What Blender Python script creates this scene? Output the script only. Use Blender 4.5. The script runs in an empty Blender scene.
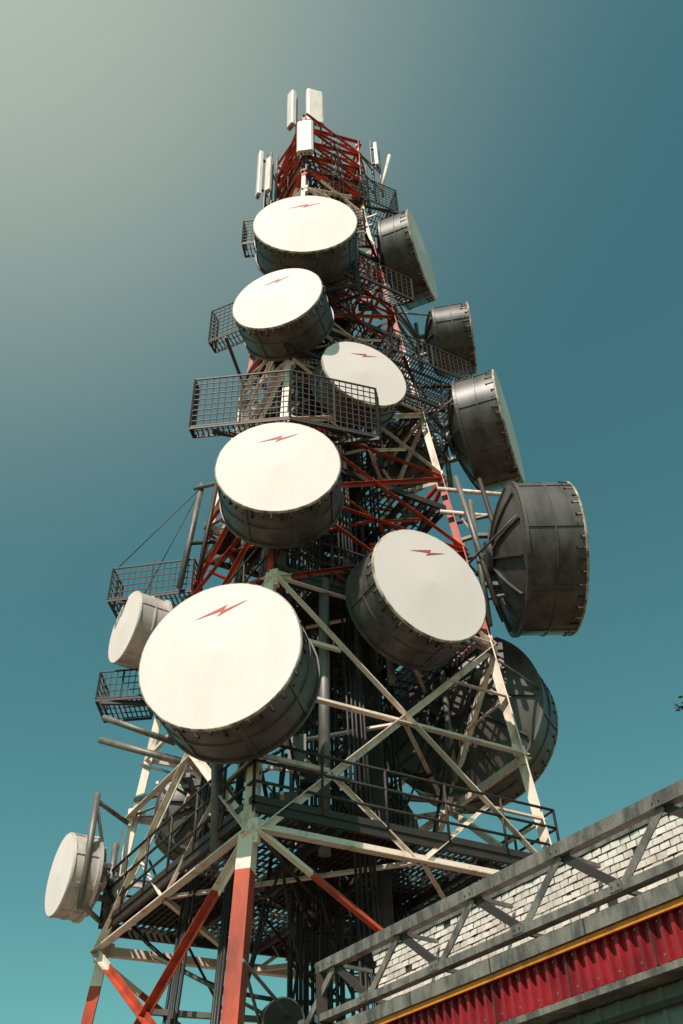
import bpy, math, random
from mathutils import Vector, Matrix
random.seed(7)
V=Vector
UP=V((0,0,1))
LIFT=V((0,0,1.6))   # world ground is z=0; design heights below are measured from eye level
sc=bpy.context.scene

# ---------------------------------------------------------------- materials
def new_mat(name):
    m=bpy.data.materials.new(name); m.use_nodes=True
    nt=m.node_tree; b=nt.nodes["Principled BSDF"]
    return m,nt,b
def weathered(name,col,col2,scale=3.0,lo=.45,hi=.7,rough=.55,metal=0.0,bump=.25,streak=True,fine=60,spec=.4,sq=.35):
    m,nt,b=new_mat(name); N=nt.nodes; L=nt.links
    tc=N.new('ShaderNodeTexCoord'); mp=N.new('ShaderNodeMapping')
    if streak: mp.inputs['Scale'].default_value=(1,1,sq)
    L.new(tc.outputs['Object'],mp.inputs['Vector'])
    n1=N.new('ShaderNodeTexNoise'); n1.inputs['Scale'].default_value=scale; n1.inputs['Detail'].default_value=5; n1.inputs['Roughness'].default_value=.65
    L.new(mp.outputs[0],n1.inputs['Vector'])
    mr=N.new('ShaderNodeMapRange'); mr.inputs[1].default_value=lo; mr.inputs[2].default_value=hi
    L.new(n1.outputs['Fac'],mr.inputs[0])
    n2=N.new('ShaderNodeTexNoise'); n2.inputs['Scale'].default_value=fine; n2.inputs['Detail'].default_value=1
    L.new(tc.outputs['Object'],n2.inputs['Vector'])
    mx=N.new('ShaderNodeMix'); mx.data_type='RGBA'
    mx.inputs[6].default_value=(*col,1); mx.inputs[7].default_value=(*col2,1)
    L.new(mr.outputs[0],mx.inputs[0])
    mv=N.new('ShaderNodeMapRange'); mv.inputs[3].default_value=.8; mv.inputs[4].default_value=1.15
    L.new(n2.outputs['Fac'],mv.inputs[0])
    mu=N.new('ShaderNodeVectorMath'); mu.operation='SCALE'
    L.new(mx.outputs[2],mu.inputs[0]); L.new(mv.outputs[0],mu.inputs['Scale'])
    L.new(mu.outputs[0],b.inputs['Base Color'])
    b.inputs['Roughness'].default_value=rough; b.inputs['Metallic'].default_value=metal
    b.inputs['Specular IOR Level'].default_value=spec
    bp=N.new('ShaderNodeBump'); bp.inputs['Strength'].default_value=bump; bp.inputs['Distance'].default_value=.01
    L.new(n2.outputs['Fac'],bp.inputs['Height']); L.new(bp.outputs[0],b.inputs['Normal'])
    return m
M_RED=weathered("red_oxide_paint",(.52,.070,.030),(.20,.032,.02),2.2,.42,.72)
M_WHITE=weathered("white_tower_paint",(.84,.69,.59),(.30,.17,.10),3.0,.52,.76)
M_GALV=weathered("galvanised_steel",(.21,.19,.175),(.10,.095,.09),4,.4,.7,.5,.3)
M_DARK=weathered("dark_painted_steel",(.045,.036,.032),(.09,.042,.025),3,.5,.8,.55,.1)
M_CABLE=weathered("black_cable",(.015,.013,.013),(.03,.026,.025),5,.4,.7,.5,0)
M_SHROUD=weathered("dish_shroud_paint",(.110,.096,.090),(.050,.043,.040),2.4,.42,.66,.40,0,.15,sq=.22)
M_SHROUDL=weathered("pale_shroud_paint",(.60,.53,.50),(.32,.28,.25),1.8,.45,.72,.5,0,.15)
M_RIM=weathered("rim_canvas",(.60,.50,.42),(.16,.12,.09),7,.42,.62,.8,0,.4)
M_RADOME=weathered("radome_fabric",(.85,.725,.705),(.77,.645,.615),1.4,.48,.85,.62,0,.12,True,90,.3,sq=.3)
M_LOGO=weathered("bolt_red",(.50,.085,.09),(.42,.09,.09),5,.4,.7,.6,0,.1)
M_PANEL=weathered("antenna_plastic",(.78,.69,.65),(.55,.48,.45),3,.5,.8,.45,0,.05)

# ---------------------------------------------------------------- geometry builder
class B:
    def __init__(s): s.v=[];s.f=[];s.m=[];s.sm=[];s.mats=[]
    def mi(s,m):
        if m not in s.mats: s.mats.append(m)
        return s.mats.index(m)
    def add(s,vs,fs,m,smooth=False):
        o=len(s.v); k=s.mi(m)
        s.v+= [V(x) for x in vs]
        for f in fs: s.f.append([i+o for i in f]); s.m.append(k); s.sm.append(smooth)
    def prism(s,p0,p1,prof,m,ref=None,smooth=False):
        p0=V(p0);p1=V(p1); d=(p1-p0)
        if d.length<1e-5: return
        d.normalize(); r=V(ref) if ref is not None else UP
        if abs(d.dot(r))>.97: r=V((1,.3,0)).normalized()
        a=d.cross(r).normalized(); b=a.cross(d).normalized()
        n=len(prof); vs=[p0+a*x+b*y for x,y in prof]+[p1+a*x+b*y for x,y in prof]
        o=len(s.v); k=s.mi(m); s.v+=vs
        for i in range(n):
            j=(i+1)%n; s.f.append([o+i,o+j,o+n+j,o+n+i]); s.m.append(k); s.sm.append(smooth)
        s.f.append([o+i for i in range(n)][::-1]); s.m.append(k); s.sm.append(False)
        s.f.append([o+n+i for i in range(n)]); s.m.append(k); s.sm.append(False)
    def bar(s,p0,p1,w,m,h=None,ref=None):
        h=h or w; s.prism(p0,p1,[(-w/2,-h/2),(w/2,-h/2),(w/2,h/2),(-w/2,h/2)],m,ref)
    def ang(s,p0,p1,w,m,ref=None,t=None):
        t=t or max(.012,w*.14); s.prism(p0,p1,[(0,0),(w,0),(w,t),(t,t),(t,w),(0,w)],m,ref)
    def pipe(s,p0,p1,r,m,n=12,ref=None):
        s.prism(p0,p1,[(r*math.cos(2*math.pi*i/n),r*math.sin(2*math.pi*i/n)) for i in range(n)],m,ref,True)
    def poly(s,pts,r,m,n=8):
        for a,b in zip(pts[:-1],pts[1:]): s.pipe(a,b,r,m,n)
    def box(s,c,ax,ay,az,m):
        c=V(c);vs=[]
        for i in(-1,1):
            for j in(-1,1):
                for k in(-1,1): vs.append(c+ax*i+ay*j+az*k)
        s.add(vs,[(0,1,3,2),(4,6,7,5),(0,4,5,1),(2,3,7,6),(0,2,6,4),(1,5,7,3)],m)
    def obj(s,name,parent=None,origin=V((0,0,0)),bevel=0):
        me=bpy.data.meshes.new(name)
        me.from_pydata([tuple(x-origin) for x in s.v],[],s.f)
        for m in s.mats: me.materials.append(m)
        for p,k,q in zip(me.polygons,s.m,s.sm): p.material_index=k; p.use_smooth=q
        me.update()
        o=bpy.data.objects.new(name,me); sc.collection.objects.link(o)
        if parent: o.parent=parent; o.location=origin
        else: o.location=origin+LIFT
        if bevel:
            bv=o.modifiers.new("bevel",'BEVEL'); bv.width=bevel; bv.segments=2; bv.limit_method='ANGLE'
        return o
def empty(name,loc=V((0,0,0))):
    e=bpy.data.objects.new(name,None); sc.collection.objects.link(e); e.location=loc+LIFT; return e

# ---------------------------------------------------------------- tower frame
CX,CY=-.43,19.0; PH=math.radians(15)
OFF={'F':(-math.sin(PH),-math.cos(PH)),'R':(math.cos(PH),-math.sin(PH)),'B':(math.sin(PH),math.cos(PH)),'L':(-math.cos(PH),math.sin(PH))}
def rad(z): return max(5.2-.111*z,1.72)
def leg(k,z,s=1.0):
    r=rad(z)*s
    if k=='L': r*=1+.12*min(1,max(0,(22-z)/10))
    return V((CX+OFF[k][0]*r,CY+OFF[k][1]*r,z))
BZ=[-9,5.8,12.2,17.4,23,29,32,60]
def band(z):
    for i in range(7):
        if z<BZ[i+1]: return M_RED if i%2==0 else M_WHITE
def banded(b,p0,p1,fn,*a,**k):
    p0=V(p0);p1=V(p1)
    ts=[0,1]
    if abs(p1.z-p0.z)>.3:
        for z in BZ[1:-1]:
            t=(z-p0.z)/(p1.z-p0.z)
            if .03<t<.97: ts.append(t)
    ts.sort()
    for t0,t1 in zip(ts[:-1],ts[1:]):
        q0=p0.lerp(p1,t0);q1=p0.lerp(p1,t1)
        fn(q0,q1,a[0],band((q0.z+q1.z)/2),**k)
tower=empty("communications_tower",V((CX,CY,-1.6)))
def tobj(b,name):
    o=b.obj(name,tower,V((CX,CY,-1.6))); o.location=(0,0,0); return o
LV=[-1.6,2.3,6.4,9.2,12.0,14.8,17.4,20,22.4,24.8,27,29,31,32.3,33.4,34.5,35.6,36.7]
legs=B()
for k in 'FRBL':
    for z0,z1 in zip(LV[:-1],LV[1:]):
        w=.25 if z0<6 else (.20 if z0<12 else (.18 if z0<22 else .15))
        c=(V((CX,CY,z0))-leg(k,z0)); c.z=0
        p0=leg(k,z0);p1=leg(k,z1)
        banded(legs,p0,p1,legs.ang,w,ref=c.normalized())
        c.normalize(); cr=UP.cross(c)
        legs.box(p0+c*.05+UP*.02,c*.07,cr*.09,V((0,0,.2)),band(z0+.1))
        for sgn in (-1,1):
            for dz in (-.12,-.04,.08,.16): legs.box(p0+c*.02+cr*.05*sgn+UP*dz,c*.03,cr*.012,UP*.012,M_DARK)
tobj(legs,"legs")
br=B()
faces=['FR','RB','BL','LF']
for fi,(a,b_) in enumerate(faces):
    for i,(z0,z1) in enumerate(zip(LV[:-1],LV[1:])):
        A0,B0,A1,B1=leg(a,z0),leg(b_,z0),leg(a,z1),leg(b_,z1)
        w=.13 if z0<12 else (.10 if z0<22 else (.085 if z0<31 else .10))
        nrm=((A0+B0)/2-V((CX,CY,z0))).normalized()
        if z0>2:
            banded(br,A0,B0,br.ang,w*(1.3 if abs(z0-6.4)<.1 else 1),ref=UP)
        if 6<z0<11.9:
            if abs(z0-6.4)<.1:
                A2,B2=leg(a,12.0),leg(b_,12.0)
                banded(br,A0,B2,br.ang,w,ref=nrm); banded(br,B0+nrm*.03,A2+nrm*.03,br.ang,w,ref=nrm)
                for (P,Q_,S) in ((A0,B2,'a'),(B0,A2,'b')):
                    q=P.lerp(Q_,.25); lp=P.lerp(A2 if S=='a' else B2,.25)
                    banded(br,q,lp,br.ang,w*.6,ref=UP)
                    q2=P.lerp(Q_,.25); mid=A0.lerp(B0,.5)
                    banded(br,q2,mid,br.ang,w*.6,ref=nrm)
                    q3=P.lerp(Q_,.75); lp3=(B0 if S=='a' else A0).lerp(Q_,.75)
                    banded(br,q3,lp3,br.ang,w*.6,ref=UP)
        else:
            banded(br,A0,B1,br.ang,w,ref=nrm); banded(br,B0+nrm*.025,A1+nrm*.025,br.ang,w,ref=nrm)
            if z0<2.5 or z0>11:
                m0=A0.lerp(B0,.5); m1=A0.lerp(B1,.25); m2=B0.lerp(A1,.25)
                banded(br,m0,m1,br.ang,w*.6,ref=nrm); banded(br,m0,m2,br.ang,w*.6,ref=nrm)
        e=(B0-A0).normalized(); gs=.6 if z0>30 else 1
        br.box(A0+e*.2+V((0,0,.1)),e*.13*gs,nrm*.008,V((0,0,.13*gs)),band(z0+.1))
        br.box(B0-e*.2+V((0,0,.1)),e*.13*gs,nrm*.008,V((0,0,.13*gs)),band(z0+.1))
for z in LV[2:-1]:
    m=[leg(a,z).lerp(leg(b_,z),.5) for a,b_ in faces]
    for i in range(4):
        br.ang(m[i],m[(i+1)%4],.09 if z<22 else .06,band(z+.1))
    br.ang(leg('F',z),leg('B',z),.08,M_DARK)
tobj(br,"bracing")

# central services : inner core, ladder, cable tray, cables
sv=B()
def core(i,z): 
    a=math.radians(60+90*i); r=1.05 if z<26 else .7
    return V((CX+r*math.cos(a),CY+r*math.sin(a),z))
cz=[-1.6+1.5*i for i in range(25)]
for i in range(4):
    for z0,z1 in zip(cz[:-1],cz[1:]):
        sv.ang(core(i,z0),core(i,z1),.09,M_DARK); sv.ang(core(i,z0),core((i+1)%4,z0),.06,M_DARK)
        sv.ang(core(i,z0),core((i+1)%4,z1),.05,M_DARK)
lx,ly=CX+.55,CY-.6
for sx in (-.22,.22): sv.bar((lx+sx,ly,-1.6),(lx+sx,ly,36),.06,M_DARK)
z=-1.3
while z<36:
    sv.pipe((lx-.22,ly,z),(lx+.22,ly,z),.016,M_DARK,6); z+=.3
z=1.5
while z<36:
    pts=[V((lx+.38*math.cos(a),ly-.36+.38*math.sin(a)*1.0,z)) for a in [math.pi*(1+t/6) for t in range(7)]]
    pts=[V((lx-.22,ly,z))]+pts+[V((lx+.22,ly,z))]
    sv.poly(pts,.014,M_DARK,5); z+=.9
for a in (200,235,270,305,340):
    t=math.radians(a); sv.bar((lx+.38*math.cos(t),ly-.36+.38*math.sin(t),1.5),(lx+.38*math.cos(t),ly-.36+.38*math.sin(t),36),.03,M_DARK,.01)
for i in range(11):
    x=CX-.75+i*.09+random.uniform(-.02,.02); y=CY-.9+random.uniform(-.05,.05)
    top=random.uniform(12,35); sv.pipe((x,y,-1.6),(x,y,top),random.choice([.035,.045,.028]),M_CABLE,8)
for i in range(9):
    x=CX+.9+i*.085; top=random.uniform(14,28); sv.pipe((x,CY+.3,-1.6),(x-.2,CY+.3,top),.035,M_CABLE,8)
for z in [0+1.2*i for i in range(30)]:
    sv.bar((CX-.85,CY-.84,z),(CX+.3,CY-.84,z),.05,M_GALV)
    if z<24: sv.bar((CX+.8,CY+.36,z),(CX+1.7,CY+.36,z),.05,M_DARK)
sv.pipe((CX+.95,CY-1.3,-1.6),(CX+.95,CY-1.3,14),.17,M_DARK,16)
sv.pipe((CX-.2,CY+.9,-1.6),(CX-.2,CY+.9,30),.12,M_DARK,14)
for a,b_,u,n,r_ in (('F','R',.30,5,.03),('L','F',.5,5,.03),('L','F',.8,3,.035),('R','B',.85,4,.03)):
    for i in range(n):
        uu=u+i*.018; pts=[]
        for z in (-1.0,6,12,18,24,24+random.uniform(1,8)):
            p=leg(a,z,.9).lerp(leg(b_,z,.9),uu); p.x+=random.uniform(-.02,.02); pts.append(p)
        sv.poly(pts,r_,M_CABLE,7)
tobj(sv,"ladder_and_cables")

# decks -----------------------------------------------------------
def grid_floor(b,a,bb,c,d,sp,w,m,h=.04,frame=.09,fm=None):
    a,bb,c,d=map(V,(a,bb,c,d)); fm=fm or m
    n=max(2,int((bb-a).length/sp))
    for i in range(n+1): b.bar(a.lerp(bb,i/n),d.lerp(c,i/n),w,m,h)
    n=max(2,int((d-a).length/(sp*2)))
    for i in range(n+1): b.bar(a.lerp(d,i/n)+V((0,0,.003)),bb.lerp(c,i/n)+V((0,0,.003)),w,m,h*.6)
    for p,q in ((a,bb),(bb,c),(c,d),(d,a)): b.bar(p-V((0,0,.06)),q-V((0,0,.06)),frame*.6,fm,frame*1.2)
def cage(b,pts,h,m,sv_=.15,sh=.17,w=.020):
    pts=[V(p) for p in pts]
    for p,q in zip(pts[:-1],pts[1:]):
        L=(q-p).length; n=max(1,int(L/sv_)); nn=(q-p).normalized().cross(UP)
        for i in range(n+1):
            x=p.lerp(q,i/n)+nn*random.uniform(-.006,.006); b.bar(x,x+V((0,0,h))+nn*random.uniform(-.012,.012),w,m)
        k=max(1,int(h/sh))
        for i in range(k+1):
            o=V((0,0,h*i/k)); b.bar(p+o,q+o,w*(1.8 if i in(0,k) else 1),m)
        for i in range(0,3):
            x=p.lerp(q,i/2); b.bar(x,x+V((0,0,h)),.05,m)
def rail(b,pts,h,m,r=.025,sp=1.2,n=2):
    pts=[V(p) for p in pts]
    for p,q in zip(pts[:-1],pts[1:]):
        for i in range(1,n+1):
            o=V((0,0,h*i/n)); b.pipe(p+o,q+o,r,m,8)
        b.bar(p+V((0,0,.06)),q+V((0,0,.06)),.012,m,.12)
        k=max(1,int((q-p).length/sp))
        for i in range(k+1):
            x=p.lerp(q,i/k); b.pipe(x,x+V((0,0,h)),r,m,8)
dk=B()
for z,s in ((6.9,1.0),(12.3,.98),(16.4,.95),(20.1,.95),(23.6,1.0),(28.0,1.05),(32.7,1.0)):
    q=[leg(k,z,s) for k in 'FRBL']; q=[V((p.x,p.y,z)) for p in q]
    grid_floor(dk,q[0],q[1],q[2],q[3],.13 if z<10 else .16,.028,M_DARK,.05,.14)
    for t in (.25,.5,.75): dk.bar(q[0].lerp(q[1],t)-V((0,0,.1)),q[3].lerp(q[2],t)-V((0,0,.1)),.09,M_DARK,.16)
    def plate(u0,u1,v0,v1):
        P=lambda u,v:(q[0].lerp(q[1],u)).lerp(q[3].lerp(q[2],u),v)+V((0,0,.045))
        a=[P(u0,v0),P(u1,v0),P(u1,v1),P(u0,v1)]
        dk.add(a+[x+V((0,0,.012)) for x in a],[(3,2,1,0),(4,5,6,7),(0,1,5,4),(1,2,6,5),(2,3,7,6),(3,0,4,7)],M_DARK)
    plate(.30,.74,.35,.66); plate(.02,.28,.5,.95)
    if z<10: plate(.5,.97,.68,.97); plate(.3,.48,.05,.32)
    elif z<25: plate(.5,.95,.7,.97); plate(.2,.5,.05,.3)
q=[leg(k,6.9,1.02) for k in 'FRBLF']
rail(dk,q,1.1,M_DARK,.028,1.1,3)
q=[leg(k,12.3,1.0) for k in 'FRBLF']; rail(dk,q,1.1,M_DARK)
q=[leg(k,32.7,1.1) for k in 'FRBLF']; rail(dk,q,1.1,M_DARK)
def outboard(pts,depth,h,mat=M_DARK,fl=True,sp=.12):
    pts=[V(p) for p in pts]; depth=V(depth)
    full=[pts[0]+depth]+pts+[pts[-1]+depth]
    cage(dk,full,h,mat)
    if fl:
        for p,q in zip(pts[:-1],pts[1:]): grid_floor(dk,p,q,q+depth,p+depth,sp,.024,mat,.035,.05)
    for p in (pts[0].lerp(pts[-1],.12),pts[-1]):
        t=min((leg(k,p.z) for k in 'FRBL'),key=lambda x:(x-p-depth*.7).length)
        dk.bar(p+V((0,0,-.12)),t-V((0,0,.12)),.08,mat,.1)
outboard([(-3.0,17.5,28),(1.1,17.2,28)],(0.05,.5,0),1.35)
outboard([(-3.85,17.9,23.3),(.62,16.2,23.6)],(.15,.4,0),1.5)
outboard([(-3.50,15.2,16.55),(-1.13,15.0,16.55),(.95,15.6,16.45)],(.05,.28,0),1.7)
outboard([(-6.10,19.6,14.9),(-3.9,19.3,14.9)],(.1,.8,0),1.0)
outboard([(-6.1,20.0,12.2),(-4.9,19.9,12.2)],(0,1.0,0),.75)
outboard([(1.6,16.9,21.4),(4.0,18.3,21.4)],(-1.0,1.9,0),.9,sp=.09)
outboard([(1.1,18.2,32.0),(2.5,18.9,32.0)],(-.4,1.2,0),1.5)
for z,s in ((20.1,1.2),(25.5,1.3)):
    q=[leg(k,z,s) for k in 'FRB']; cage(dk,[q[0].lerp(q[1],.3),q[1]],1.1,M_DARK,.18,.22,.02)
    grid_floor(dk,q[0],q[1],leg('R',z),leg('F',z),.14,.022,M_DARK,.03)
tobj(dk,"decks_and_railings")

# assorted pipes and arms --------------------------------------
ex=B()
ex.pipe((-.42,15.9,12.4),(-.5,16.2,6.6),.11,M_GALV,16)
ex.pipe((.25,16.3,12.6),(.2,16.6,7.0),.07,M_DARK,14)
ex.pipe((-2.42,15.6,8.9),(-2.33,15.9,6.5),.11,M_GALV,14)
ex.pipe((-2.42,15.6,8.9),(-2.42,16.1,8.9),.1,M_GALV,14)
for a,b in (((-5.57,19,11.1),(-3.9,19.2,10.5)),((-5.41,18.5,10.25),(-3.4,18.3,9.5)),((-5.5,19.4,10.7),(-3.6,19.6,10.2))): ex.pipe(a,b,.07,M_GALV,12)
ex.pipe((-5.42,19,9.25),(-5.42,19,6.85),.07,M_GALV,12)
for z in (9.1,6.95): ex.pipe((-5.42,19,z),leg('L',z),.055,M_GALV,10)
ex.pipe((-5.42,19,9.1),leg('L',7.4),.04,M_GALV,10)
for z in (16.9,16.1): ex.pipe((2.5,18,z),(4.8,18,z-.4),.06,M_WHITE,10)
ex.pipe((3.0,17.8,17.1),(3.5,17.8,13.0),.07,M_GALV,12)
ex.pipe((3.6,17.8,17.0),(4.0,17.8,13.0),.06,M_DARK,12)
for z in (13.3,14.6,15.8): ex.pipe(leg('R',z),(4.0,17.8,z),.05,M_GALV,10)
ex.pipe((-3.9,19.3,18.6),(-4.2,19.2,14.9),.08,M_GALV,12)
ex.pipe((-3.4,19.0,18.6),(-3.7,18.9,14.9),.06,M_DARK,12)
ex.pipe((-4.1,19.25,18.4),(-1.8,18.6,18.4),.06,M_GALV,10)
ex.pipe((-4.1,19.25,16.4),(-3.0,19.2,16.4),.06,M_DARK,10)
ex.pipe((-3.9,19.3,18.5),(-6.0,19.6,15.9),.012,M_CABLE,5)
ex.pipe((-3.9,19.3,18.5),(-5.2,19.6,14.95),.012,M_CABLE,5)
for x,y,z0,z1,r in ((-2.3,18.6,31,36.2,.05),(-2.05,18.4,31.5,35.6,.05),(-2.5,18.9,32.5,34.8,.05),(1.75,19.3,33.5,38.3,.05),(2.05,19.4,34,37.6,.05),(1.5,19.6,33,36.8,.05),(-.3,18.4,33,39.2,.045),(-1.2,18.6,33,39.0,.045)):
    ex.pipe((x,y,z0),(x,y,z1),r,M_GALV,10)
    for z in (z0+.4,min(z1-1.2,35.8)): ex.pipe((x,y,z),leg('L' if x<-1 else 'R',z) if abs(x)>1 else (CX,CY,z),.035,M_GALV,8)
ex.pipe((2.0,19.3,34.3),(2.5,19.5,37.4),.07,M_WHITE,10)
for i in range(50):
    k=random.choice('FRL'); z0=random.uniform(7,30); z1=max(2,z0-random.uniform(2,6))
    a=leg(k,z0,random.uniform(.5,1.02)); b=leg(random.choice('FRBL'),z1,random.uniform(.1,.7)); pts=[]
    for t in range(9):
        u=t/8; p=a.lerp(b,u); p.z-=1.2*math.sin(math.pi*u)*random.uniform(.95,1.05); pts.append(p)
    ex.poly(pts,random.choice([.022,.03,.038]),M_CABLE,6)
for i in range(54):
    z=random.uniform(6.5,34); k=random.choice('FRBL'); p=leg(k,z,random.uniform(.35,.85))
    ex.box(p,V((random.uniform(.10,.26),0,0)),V((0,random.uniform(.08,.18),0)),V((0,0,random.uniform(.15,.40))),random.choice([M_DARK,M_DARK,M_SHROUD,M_GALV]))
    d=V((random.uniform(-1,1),random.uniform(-1,1),0)).normalized()
    ex.bar(p-d*.9,p+d*.9,.06,random.choice([band(z),band(z),M_GALV]))
tobj(ex,"pipes_and_brackets")

# ---------------------------------------------------------------- drum antennas
def drum(loc,D,n,depth=None,shroud=M_SHROUD,logo=True,tabs=40,name="drum_antenna",mount=True,face=M_RADOME,bowl=.26):
    loc=V(loc); n=V((n[0],n[1],n[2] if len(n)>2 else 0)).normalized(); R=D/2
    depth=depth or D*.42
    right=UP.cross(n).normalized(); up=n.cross(right).normalized()
    b=B(); S=72
    def P(a,r,t): return loc+n*a+(right*math.cos(t)+up*math.sin(t))*r
    def lathe(prof,m,smooth=True):
        vs=[];fs=[]
        for a,r in prof:
            for i in range(S): vs.append(P(a,r,2*math.pi*i/S))
        for j in range(len(prof)-1):
            for i in range(S):
                k=(i+1)%S; fs.append((j*S+i,j*S+k,(j+1)*S+k,(j+1)*S+i))
        b.add(vs,fs,m,smooth)
    dome=lambda r:.035*R*max(0,1-(r/R))**1.3
    lathe([(dome(.001)+0,.001)]+[(dome(R*x),R*x) for x in (.04,.1,.2,.35,.5,.65,.8,.9,.96)]+[(0.0,R)],face)
    rm=M_RIM if shroud is M_SHROUD else shroud
    lathe([(0.0,R),(.0,R+.012),(-.02,R+.028),(-.055,R+.03)],rm)
    lathe([(-.055,R+.03),(-.06,R+.026),(-.06,R+.004)],rm,False)
    lathe([(-.058,R+.004),(-depth*.48,R+.002)],shroud)
    lathe([(-depth*.48,R+.002),(-depth*.485,R+.03),(-depth*.515,R+.03),(-depth*.52,R+.002)],shroud,False)
    lathe([(-depth*.52,R+.002),(-depth+.08,R+.002)],shroud)
    lathe([(-depth+.08,R+.002),(-depth+.08,R+.05),(-depth,R+.05),(-depth,R*.985)],shroud,False)
    bd=bowl*R
    lathe([(-depth-bd*(1-(x*x)),R*x*.985) for x in (1,.95,.88,.78,.65,.5,.35,.2,.12)],shroud)
    lathe([(-depth-bd-.02,R*.24),(-depth-bd-.14,R*.24),(-depth-bd-.14,.02)],shroud,False)
    for i in range(12):
        t=2*math.pi*i/12+.1
        pts=[P(-depth-bd*(1-x*x)-.03,R*x*.985,t) for x in (.96,.75,.5,.22)]
        for p,q in zip(pts[:-1],pts[1:]): b.bar(p,q,.035,shroud,.08,ref=n)
    for i in range(8):
        t=2*math.pi*i/8+.25
        er=(right*math.cos(t)+up*math.sin(t)); et=(-right*math.sin(t)+up*math.cos(t))
        b.box(P(-depth*.5,R+.012,t),n*(depth*.46),et*.045,er*.012,shroud)
    for i in range(tabs):
        t=2*math.pi*(i+.5+random.uniform(-.15,.15))/tabs
        er=(right*math.cos(t)+up*math.sin(t)); et=(-right*math.sin(t)+up*math.cos(t))
        l=random.uniform(.04,.11)
        b.box(P(-.06-l,R+.014,t),n*l,et*.011,er*.010,M_RIM if i%3 else M_CABLE)
        b.box(P(-.06-2*l,R+.02,t),n*.018,et*.022,er*.016,M_CABLE)
    if logo:
        g=[(-.5,-.26),(.10,.24),(.02,.0),(.5,.34),(-.08,-.26),(.02,-.02)]
        W=.35*D; vs=[]
        for x,y in g:
            u=x*W; v=.60*R+y*W*.46
            r=math.hypot(u,v); vs.append(loc+right*u+up*v+n*(dome(r)+.006))
        b.add(vs,[(0,5,1),(5,2,1),(5,4,2),(4,3,2)],M_LOGO)
    if mount:
        a=-depth-bd-.28
        c=P(a,0,0)
        b.pipe(c-UP*R*1.05,c+UP*R*1.05,.075,M_GALV,14)
        for s_ in (-.32,.32):
            hp=c+UP*R*s_*1.3
            b.bar(P(-depth-bd*.7,0,0)+UP*R*s_*1.3+right*.0,hp,.12,M_GALV,.1)
            cand=[leg(k,hp.z) for k in 'FRBL']+[leg(x,hp.z).lerp(leg(y,hp.z),.5) for x,y in faces]
            t=min(cand,key=lambda q:(q-hp).length)
            b.bar(hp,t,.09,M_GALV,.09)
            b.bar(hp,V((t.x,t.y,t.z+.9 if s_>0 else t.z-.9)),.05,M_GALV)
        for s_ in (-1,1):
            t=min([leg(k,c.z) for k in 'FRBL'],key=lambda q:(q-c).length)
            b.pipe(P(-depth+.04,R*.99,0 if s_>0 else math.pi),t,.028,M_GALV,8)
        cor=V((CX-.3,CY-.9,c.z-3)); pts=[]
        for t_ in range(13):
            u=t_/12; p=P(-depth-bd-.15,0,0).lerp(cor,u); p.z-=1.0*math.sin(math.pi*u)**.8*(1-u*.5); pts.append(p)
        b.poly(pts,.04,M_CABLE,8)
    return b.obj(name,None,loc)
drum((-.78,15.2,25.3),3.06,(0,-1),1.15)
drum((-1.53,15.0,21.3),2.49,(-.25,-.97),1.1,logo=True)
drum((.74,16.0,19.26),2.35,(.40,-.915),.8)
drum((-1.28,13.9,13.89),2.56,(0,-1),1.12)
drum((1.76,15.3,11.75),2.66,(.5,-.866),1.1)
drum((-2.14,13.4,8.99),2.84,(-.22,-.975),1.15)
drum((3.12,18.5,28.45),3.15,(.93,-.36),1.05,logo=False,bowl=.2)
drum((4.50,19.5,25.06),2.3,(.97,-.15),1.2,logo=False)
drum((4.85,18.5,19.70),3.3,(.945,-.33),1.2,logo=False)
drum((5.45,18.0,14.44),3.68,(1,0.03),1.4,logo=False)
drum((3.15,21.2,11.6),4.1,(.44,.90),1.2,logo=False)
drum((-5.55,19.5,13.95),1.85,(-.82,-.57),.85,shroud=M_SHROUDL,logo=False,tabs=0)
drum((-6.1,19.5,7.75),1.62,(-.84,-.54),.62,shroud=M_SHROUDL,logo=False,tabs=0)
drum((-3.66,20.8,9.27),1.8,(-.3,.95),.9,logo=False,tabs=0)
drum((.6,21.4,9.1),1.9,(.3,.95),.9,logo=False,tabs=0)
drum((2.3,21.0,20.7),2.2,(.5,.86),1.0,logo=False)
drum((-1.25,17.3,4.3),.66,(.2,-.98,-.1),.6,logo=False,tabs=0,face=M_DARK)

# ---------------------------------------------------------------- panel antennas
def panel(loc,w,d,h,n,poleh=None):
    loc=V(loc); n=V((*n,0)).normalized(); r=UP.cross(n)
    b=B()
    prof=[(-w/2,-d/2),(w/2,-d/2),(w/2,d*.25),(w*.38,d/2),(-w*.38,d/2),(-w/2,d*.25)]
    vs=[loc+r*x+n*y-UP*h/2 for x,y in prof]+[loc+r*x+n*y+UP*h/2 for x,y in prof]
    k=len(prof); fs=[(i,(i+1)%k,k+(i+1)%k,k+i) for i in range(k)]+[tuple(range(k))[::-1],tuple(range(k,2*k))]
    b.add(vs,fs,M_PANEL)
    pc=loc-n*(d/2+.16)
    b.pipe(pc-UP*(h*.5+(poleh or .6)),pc+UP*(h*.5+.1),.045,M_GALV,10)
    for s in(-.35,.35): b.bar(loc+UP*h*s-n*d*.5,pc+UP*h*s,.1,M_GALV,.07)
    for s in (-.12,0,.12): b.pipe(loc+r*s*w*2-UP*h/2,loc+r*s*w*2-UP*(h/2+.12),.03,M_CABLE,8)
    b.obj("panel_antenna",None,loc,.01)
panel((-1.52,18.4,39.5),.40,.22,3.0,(-.75,-.65),2.6)
panel((-.52,18.2,39.2),.74,.24,2.8,(.3,-.95),2.4)
panel((-.87,17.0,34.2),.62,.22,2.3,(-.1,-1),.8)
panel((-2.7,18.4,34.2),.28,.16,3.2,(-.9,-.4),.8)
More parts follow.
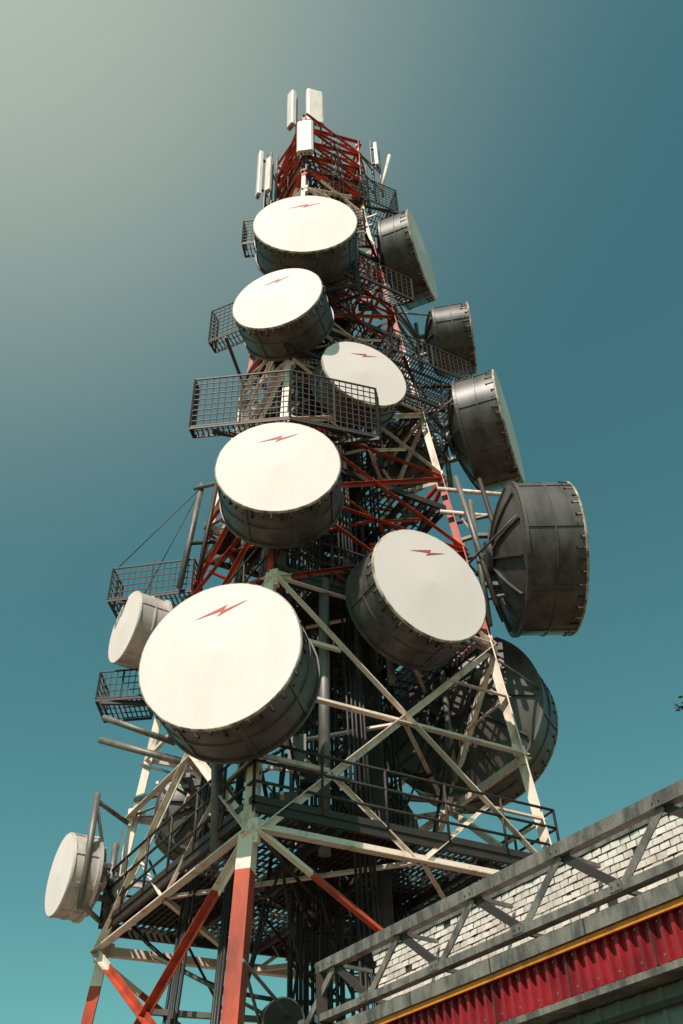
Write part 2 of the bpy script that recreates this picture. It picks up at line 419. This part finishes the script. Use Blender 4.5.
panel((-2.3,18.0,33.4),.24,.14,2.4,(-.5,-.8),.8)
panel((1.95,19.2,36.9),.24,.15,1.8,(.9,-.3),.8)

# ---------------------------------------------------------------- building with lattice girder
bld=empty("metal_clad_building",V((3,8.1,-1.6)))
E=V((-.586,.810,0)).normalized(); NI=V((.810,.586,0)).normalized(); O=V((3.0,8.1,0))
def Q(s,o,z): return O+E*s+NI*o+UP*z
def bobj(b,name,bev=0):
    o=b.obj(name,bld,V((3,8.1,-1.6)),bev); o.location=(0,0,0); return o
M_TILE=weathered("white_glazed_tile",(.80,.71,.65),(.52,.44,.37),4,.45,.72,.35,0,.05,False)
M_TILED=weathered("tile_joint",(.06,.05,.045),(.03,.03,.03),3)
M_REDC=weathered("red_cladding",(.34,.020,.028),(.17,.012,.018),2.5,.40,.66,.45,0,.08,sq=.8)
M_TEAL=weathered("grey_green_cladding",(.17,.19,.175),(.10,.12,.11),2,.45,.75,.45,0,.08)
M_YEL=weathered("yellow_trim",(.75,.25,.03),(.38,.12,.03),4,.45,.70,.5)
M_BEAM=weathered("galvanised_beam",(.27,.235,.205),(.10,.09,.085),6,.38,.62,.5,.25)
g=B()
def channel(s0,s1,o,z,w,h,m,t=.012):
    g.prism(Q(s0,o,z),Q(s1,o,z),[(-w/2,-h/2),(w/2,-h/2),(w/2,-h/2+t),(-w/2+t,-h/2+t),(-w/2+t,h/2-t),(w/2,h/2-t),(w/2,h/2),(-w/2,h/2)],m)
channel(-9,5.95,0,3.79,.12,.13,M_BEAM)
channel(-9,5.95,.0,3.20,.12,.08,M_BEAM)
g.bar(Q(-9,.14,3.02),Q(5.95,.14,3.02),.34,M_BEAM,.03)
g.bar(Q(-9,-.04,3.0),Q(5.95,-.04,3.0),.02,M_BEAM,.14)
tn=[.29+1.33*i for i in range(-7,5)]
for i,s in enumerate(tn):
    g.ang(Q(s,-.03,3.76),Q(s+.66,-.03,3.22),.085,M_BEAM,ref=NI)
    g.bar(Q(s,.02,3.75),Q(s-.66,.02,3.24),.085,M_DARK,.05,ref=NI)
    for a,z in ((s,3.77),(s+.66,3.22)):
        g.box(Q(a,-.064,z),E*.075,NI*.003,UP*.045,M_BEAM)
        for u in (-.04,.04):
            g.pipe(Q(a+u,-.078,z),Q(a+u,-.06,z),.008,M_DARK,6)
    g.bar(Q(s,.05,3.76),Q(s,.58,3.76),.04,M_GALV)
    g.bar(Q(s+.66,.05,3.2),Q(s+.66,.58,3.2),.04,M_GALV)
    g.bar(Q(s-.2,-.052,2.93),Q(s-.2,-.052,3.07),.012,M_DARK,.012)
g.bar(Q(5.9,0,3.8),Q(5.9,0,1.0),.10,M_DARK,.12)
g.bar(Q(5.9,0,2.6),Q(5.9,.6,2.6),.08,M_DARK,.1)
bobj(g,"lattice_girder")
g=B()
g.box(Q(-1.7,.74,3.5),E*7.3,NI*.10,UP*.46,M_TILED)
rows=12; rh=.9/rows
for r in range(rows):
    s=-9.0+(r%2)*.065
    while s<5.5:
        if random.random()>.012:
            g.box(Q(s+.06,.634+random.uniform(-.006,.006),3.06+rh*(r+.5)),E*.058+NI*random.uniform(-.006,.006),NI*.008,UP*(rh/2-.007)+NI*random.uniform(-.003,.006),M_TILE)
        s+=.13
g.bar(Q(-9,.74,3.99),Q(5.62,.74,3.99),.26,M_BEAM,.05)
bobj(g,"tile_parapet")
def corrug(s0,s1,o,z0,z1,pitch,dep,m,a=.12,b=.2,c=.92):
    s=s0;pts=[]
    while s<s1:
        pts+=[(s,o),(s+pitch*a,o),(s+pitch*b,o+dep),(s+pitch*c,o+dep)]; s+=pitch
    vs=[Q(p,b_,z0) for p,b_ in pts]+[Q(p,b_,z1) for p,b_ in pts]; k=len(pts)
    g.add(vs,[(i,i+1,k+i+1,k+i) for i in range(k-1)],m)
g=B()
corrug(-9,4.75,.04,2.50,2.93,.13,.05,M_REDC,.30,.38,.90)
g.box(Q(-2.1,.20,2.72),E*6.8,NI*.09,UP*.18,M_DARK)
# lap joints of the sheets with fixing screws
s=-8.6
while s<4.6:
    g.box(Q(s,.034,2.715),E*.008,NI*.004,UP*.212,M_DARK)
    s+=1.04
s=-8.96
while s<4.7:
    for z in (2.56,2.84): g.box(Q(s,.034,z),E*.009,NI*.005,UP*.009,M_GALV)
    s+=.26
bobj(g,"red_fascia_cladding")
g=B()
corrug(-9,4.6,.30,-1.6,2.42,.25,.03,M_TEAL)
g.bar(Q(-9,.16,2.46),Q(4.75,.16,2.46),.26,M_BEAM,.06)
g.bar(Q(-9,.27,2.27),Q(4.65,.27,2.27),.04,M_DARK,.05)
g.bar(Q(-9,-.005,2.898),Q(4.8,-.005,2.898),.03,M_YEL,.055)
g.pipe(Q(-9,.45,3.34),Q(4.3,.45,3.12),.035,M_YEL,10)
bobj(g,"wall_cladding")
g=B()
g.box(Q(-2.4,2.2,.7),E*6.9,NI*1.58,UP*2.25,M_TEAL)
g.box(Q(-1.8,2.3,3.1),E*7.3,NI*1.6,UP*.05,M_BEAM)
g.box(Q(1.0,.28,-.55),E*.5,NI*.04,UP*1.05,M_DARK)
for s in (-4,-1.8,2.8): g.box(Q(s,.29,.5),E*.6,NI*.03,UP*.4,M_DARK)
bobj(g,"core_walls_and_roof")

# ---------------------------------------------------------------- ground and pad
def ground_mat():
    m,nt,b=new_mat("dry_ground"); N=nt.nodes; L=nt.links
    tc=N.new('ShaderNodeTexCoord'); n=N.new('ShaderNodeTexNoise'); n.inputs['Scale'].default_value=.6; n.inputs['Detail'].default_value=10
    L.new(tc.outputs['Object'],n.inputs['Vector'])
    cr=N.new('ShaderNodeValToRGB'); cr.color_ramp.elements[0].color=(.07,.06,.03,1); cr.color_ramp.elements[1].color=(.19,.13,.085,1)
    cr.color_ramp.elements[0].position=.35; cr.color_ramp.elements[1].position=.65
    L.new(n.outputs['Fac'],cr.inputs[0]); L.new(cr.outputs[0],b.inputs['Base Color']); b.inputs['Roughness'].default_value=.95
    return m
g=B(); g.add([(-3000,-3000,-1.6),(3000,-3000,-1.6),(3000,3000,-1.6),(-3000,3000,-1.6)],[(0,1,2,3)],ground_mat()); g.obj("ground")
M_CONC=weathered("concrete",(.32,.31,.28),(.22,.21,.19),2,.4,.7,.9,0,.4,False)
g=B(); g.box((CX-.3,CY,-1.54),V((7,0,0)),V((0,7,0)),V((0,0,.07)),M_CONC)
for k in 'FRBL': g.box(leg(k,-1.3),V((.5,0,0)),V((0,.5,0)),V((0,0,.25)),M_CONC)
g.obj("concrete_pad")

# ---------------------------------------------------------------- tree at the right
def leafmat():
    m,nt,b=new_mat("leaf_green"); N=nt.nodes; L=nt.links
    oi=N.new('ShaderNodeTexCoord'); n=N.new('ShaderNodeTexNoise'); n.inputs['Scale'].default_value=1.5
    L.new(oi.outputs['Object'],n.inputs['Vector'])
    cr=N.new('ShaderNodeValToRGB'); cr.color_ramp.elements[0].color=(.02,.04,.012,1); cr.color_ramp.elements[1].color=(.07,.11,.03,1)
    cr.color_ramp.elements[0].position=.35; cr.color_ramp.elements[1].position=.65
    L.new(n.outputs['Fac'],cr.inputs[0]); L.new(cr.outputs[0],b.inputs['Base Color']); b.inputs['Roughness'].default_value=.6
    return m
M_LEAF=leafmat(); M_BARK=weathered("bark",(.09,.065,.045),(.05,.035,.025),6,.4,.7,.9,0,.8)
t=B(); base=V((11.6,20.6,-1.6)); tips=[]
def limb(p,q,r0,r1,n=6):
    prev=p; 
    for i in range(1,n+1):
        u=i/n; x=p.lerp(q,u)+V((random.uniform(-.1,.1),random.uniform(-.1,.1),0))*(1 if i<n else 0)
        t.pipe(prev,x,r0+(r1-r0)*u,M_BARK,8); prev=x
top=V((11.4,20.5,8.5)); limb(base,top,.32,.16,8)
for i in range(22):
    a=random.uniform(0,6.28); r=random.uniform(1.4,2.7); z=random.uniform(7.5,13.2)
    q=V((11.4+r*math.cos(a)*(.9),20.5+r*math.sin(a),z)); st=base.lerp(top,random.uniform(.6,1)); limb(st,q,.09,.02); tips.append(q)
for tp in (V((7.92,20.0,11.45)),V((7.92,20.05,10.15))):
    limb(top,tp,.07,.01); tips.append(tp)
for q in tips:
    small=q.x<8.3
    for i in range(30 if small else 150):
        s=.14 if small else .75
        c=q+V((random.gauss(0,s*.6),random.gauss(0,s*.6),random.gauss(0,s*.45)))
        d=V((random.uniform(-1,1),random.uniform(-1,1),random.uniform(-.6,.6))).normalized(); e=d.cross(V((random.uniform(-1,1),random.uniform(-1,1),1))).normalized()
        l=random.uniform(.05,.09)
        t.add([c-d*l,c+e*l*.45,c+d*l,c-e*l*.45],[(0,1,2,3)],M_LEAF)
t.obj("broadleaf_tree",None,base)

# ---------------------------------------------------------------- light
el=math.radians(50); hx,hy=-.36,-.933
sd=V((hx*math.cos(el),hy*math.cos(el),math.sin(el))).normalized()
sun=bpy.data.lights.new("sun",'SUN'); sun.energy=5.0; sun.angle=math.radians(.5); sun.color=(1,.89,.80)
so=bpy.data.objects.new("sun",sun); sc.collection.objects.link(so); so.rotation_euler=sd.to_track_quat('Z','Y').to_euler(); so.location=sd*80
w=bpy.data.worlds.new("World"); sc.world=w; w.use_nodes=True
N=w.node_tree.nodes; L=w.node_tree.links; bg=N["Background"]
sky=N.new('ShaderNodeTexSky'); sky.sky_type='NISHITA'; sky.sun_disc=False; sky.sun_elevation=el; sky.sun_rotation=math.atan2(hx,hy)
sky.dust_density=1.0; sky.ozone_density=1.0; sky.air_density=1.0
tint=N.new('ShaderNodeMix'); tint.data_type='RGBA'; tint.blend_type='MULTIPLY'; tint.inputs[0].default_value=1; tint.inputs[7].default_value=(.48,.90,.60,1)
L.new(sky.outputs[0],tint.inputs[6])
tc=N.new('ShaderNodeTexCoord'); dt=N.new('ShaderNodeVectorMath'); dt.operation='DOT_PRODUCT'
dt.inputs[1].default_value=V((-.32,.22,.93)).normalized()
L.new(tc.outputs['Generated'],dt.inputs[0])
mr=N.new('ShaderNodeMapRange'); mr.interpolation_type='LINEAR'; mr.inputs[1].default_value=.72; mr.inputs[2].default_value=1.0
L.new(dt.outputs['Value'],mr.inputs[0])
pw=N.new('ShaderNodeMath'); pw.operation='POWER'; pw.inputs[1].default_value=3.0
L.new(mr.outputs[0],pw.inputs[0])
hz=N.new('ShaderNodeMix'); hz.data_type='RGBA'; hz.inputs[6].default_value=(0,0,0,1); hz.inputs[7].default_value=(2.7,2.25,1.5,1)
L.new(pw.outputs[0],hz.inputs[0])
ad=N.new('ShaderNodeMix'); ad.data_type='RGBA'; ad.blend_type='ADD'; ad.inputs[0].default_value=1
L.new(tint.outputs[2],ad.inputs[6]); L.new(hz.outputs[2],ad.inputs[7]); L.new(ad.outputs[2],bg.inputs['Color'])
bg.inputs['Strength'].default_value=.145

# ---------------------------------------------------------------- camera
cam=bpy.data.cameras.new("camera"); co=bpy.data.objects.new("camera",cam); sc.collection.objects.link(co); sc.camera=co
cam.lens=950/1024*36; cam.sensor_width=36; cam.sensor_fit='AUTO'; cam.clip_start=.05; cam.clip_end=8000
th=math.radians(42); rho=math.radians(2)
fw=V((0,math.cos(th),math.sin(th))); u0=V((0,-math.sin(th),math.cos(th))); r0=V((1,0,0))
u=u0*math.cos(rho)+r0*math.sin(rho); r=r0*math.cos(rho)-u0*math.sin(rho)
co.matrix_world=Matrix(((r.x,u.x,-fw.x,0),(r.y,u.y,-fw.y,0),(r.z,u.z,-fw.z,1.6),(0,0,0,1)))
sc.view_settings.view_transform='Standard'; sc.view_settings.look='None'; sc.view_settings.exposure=0
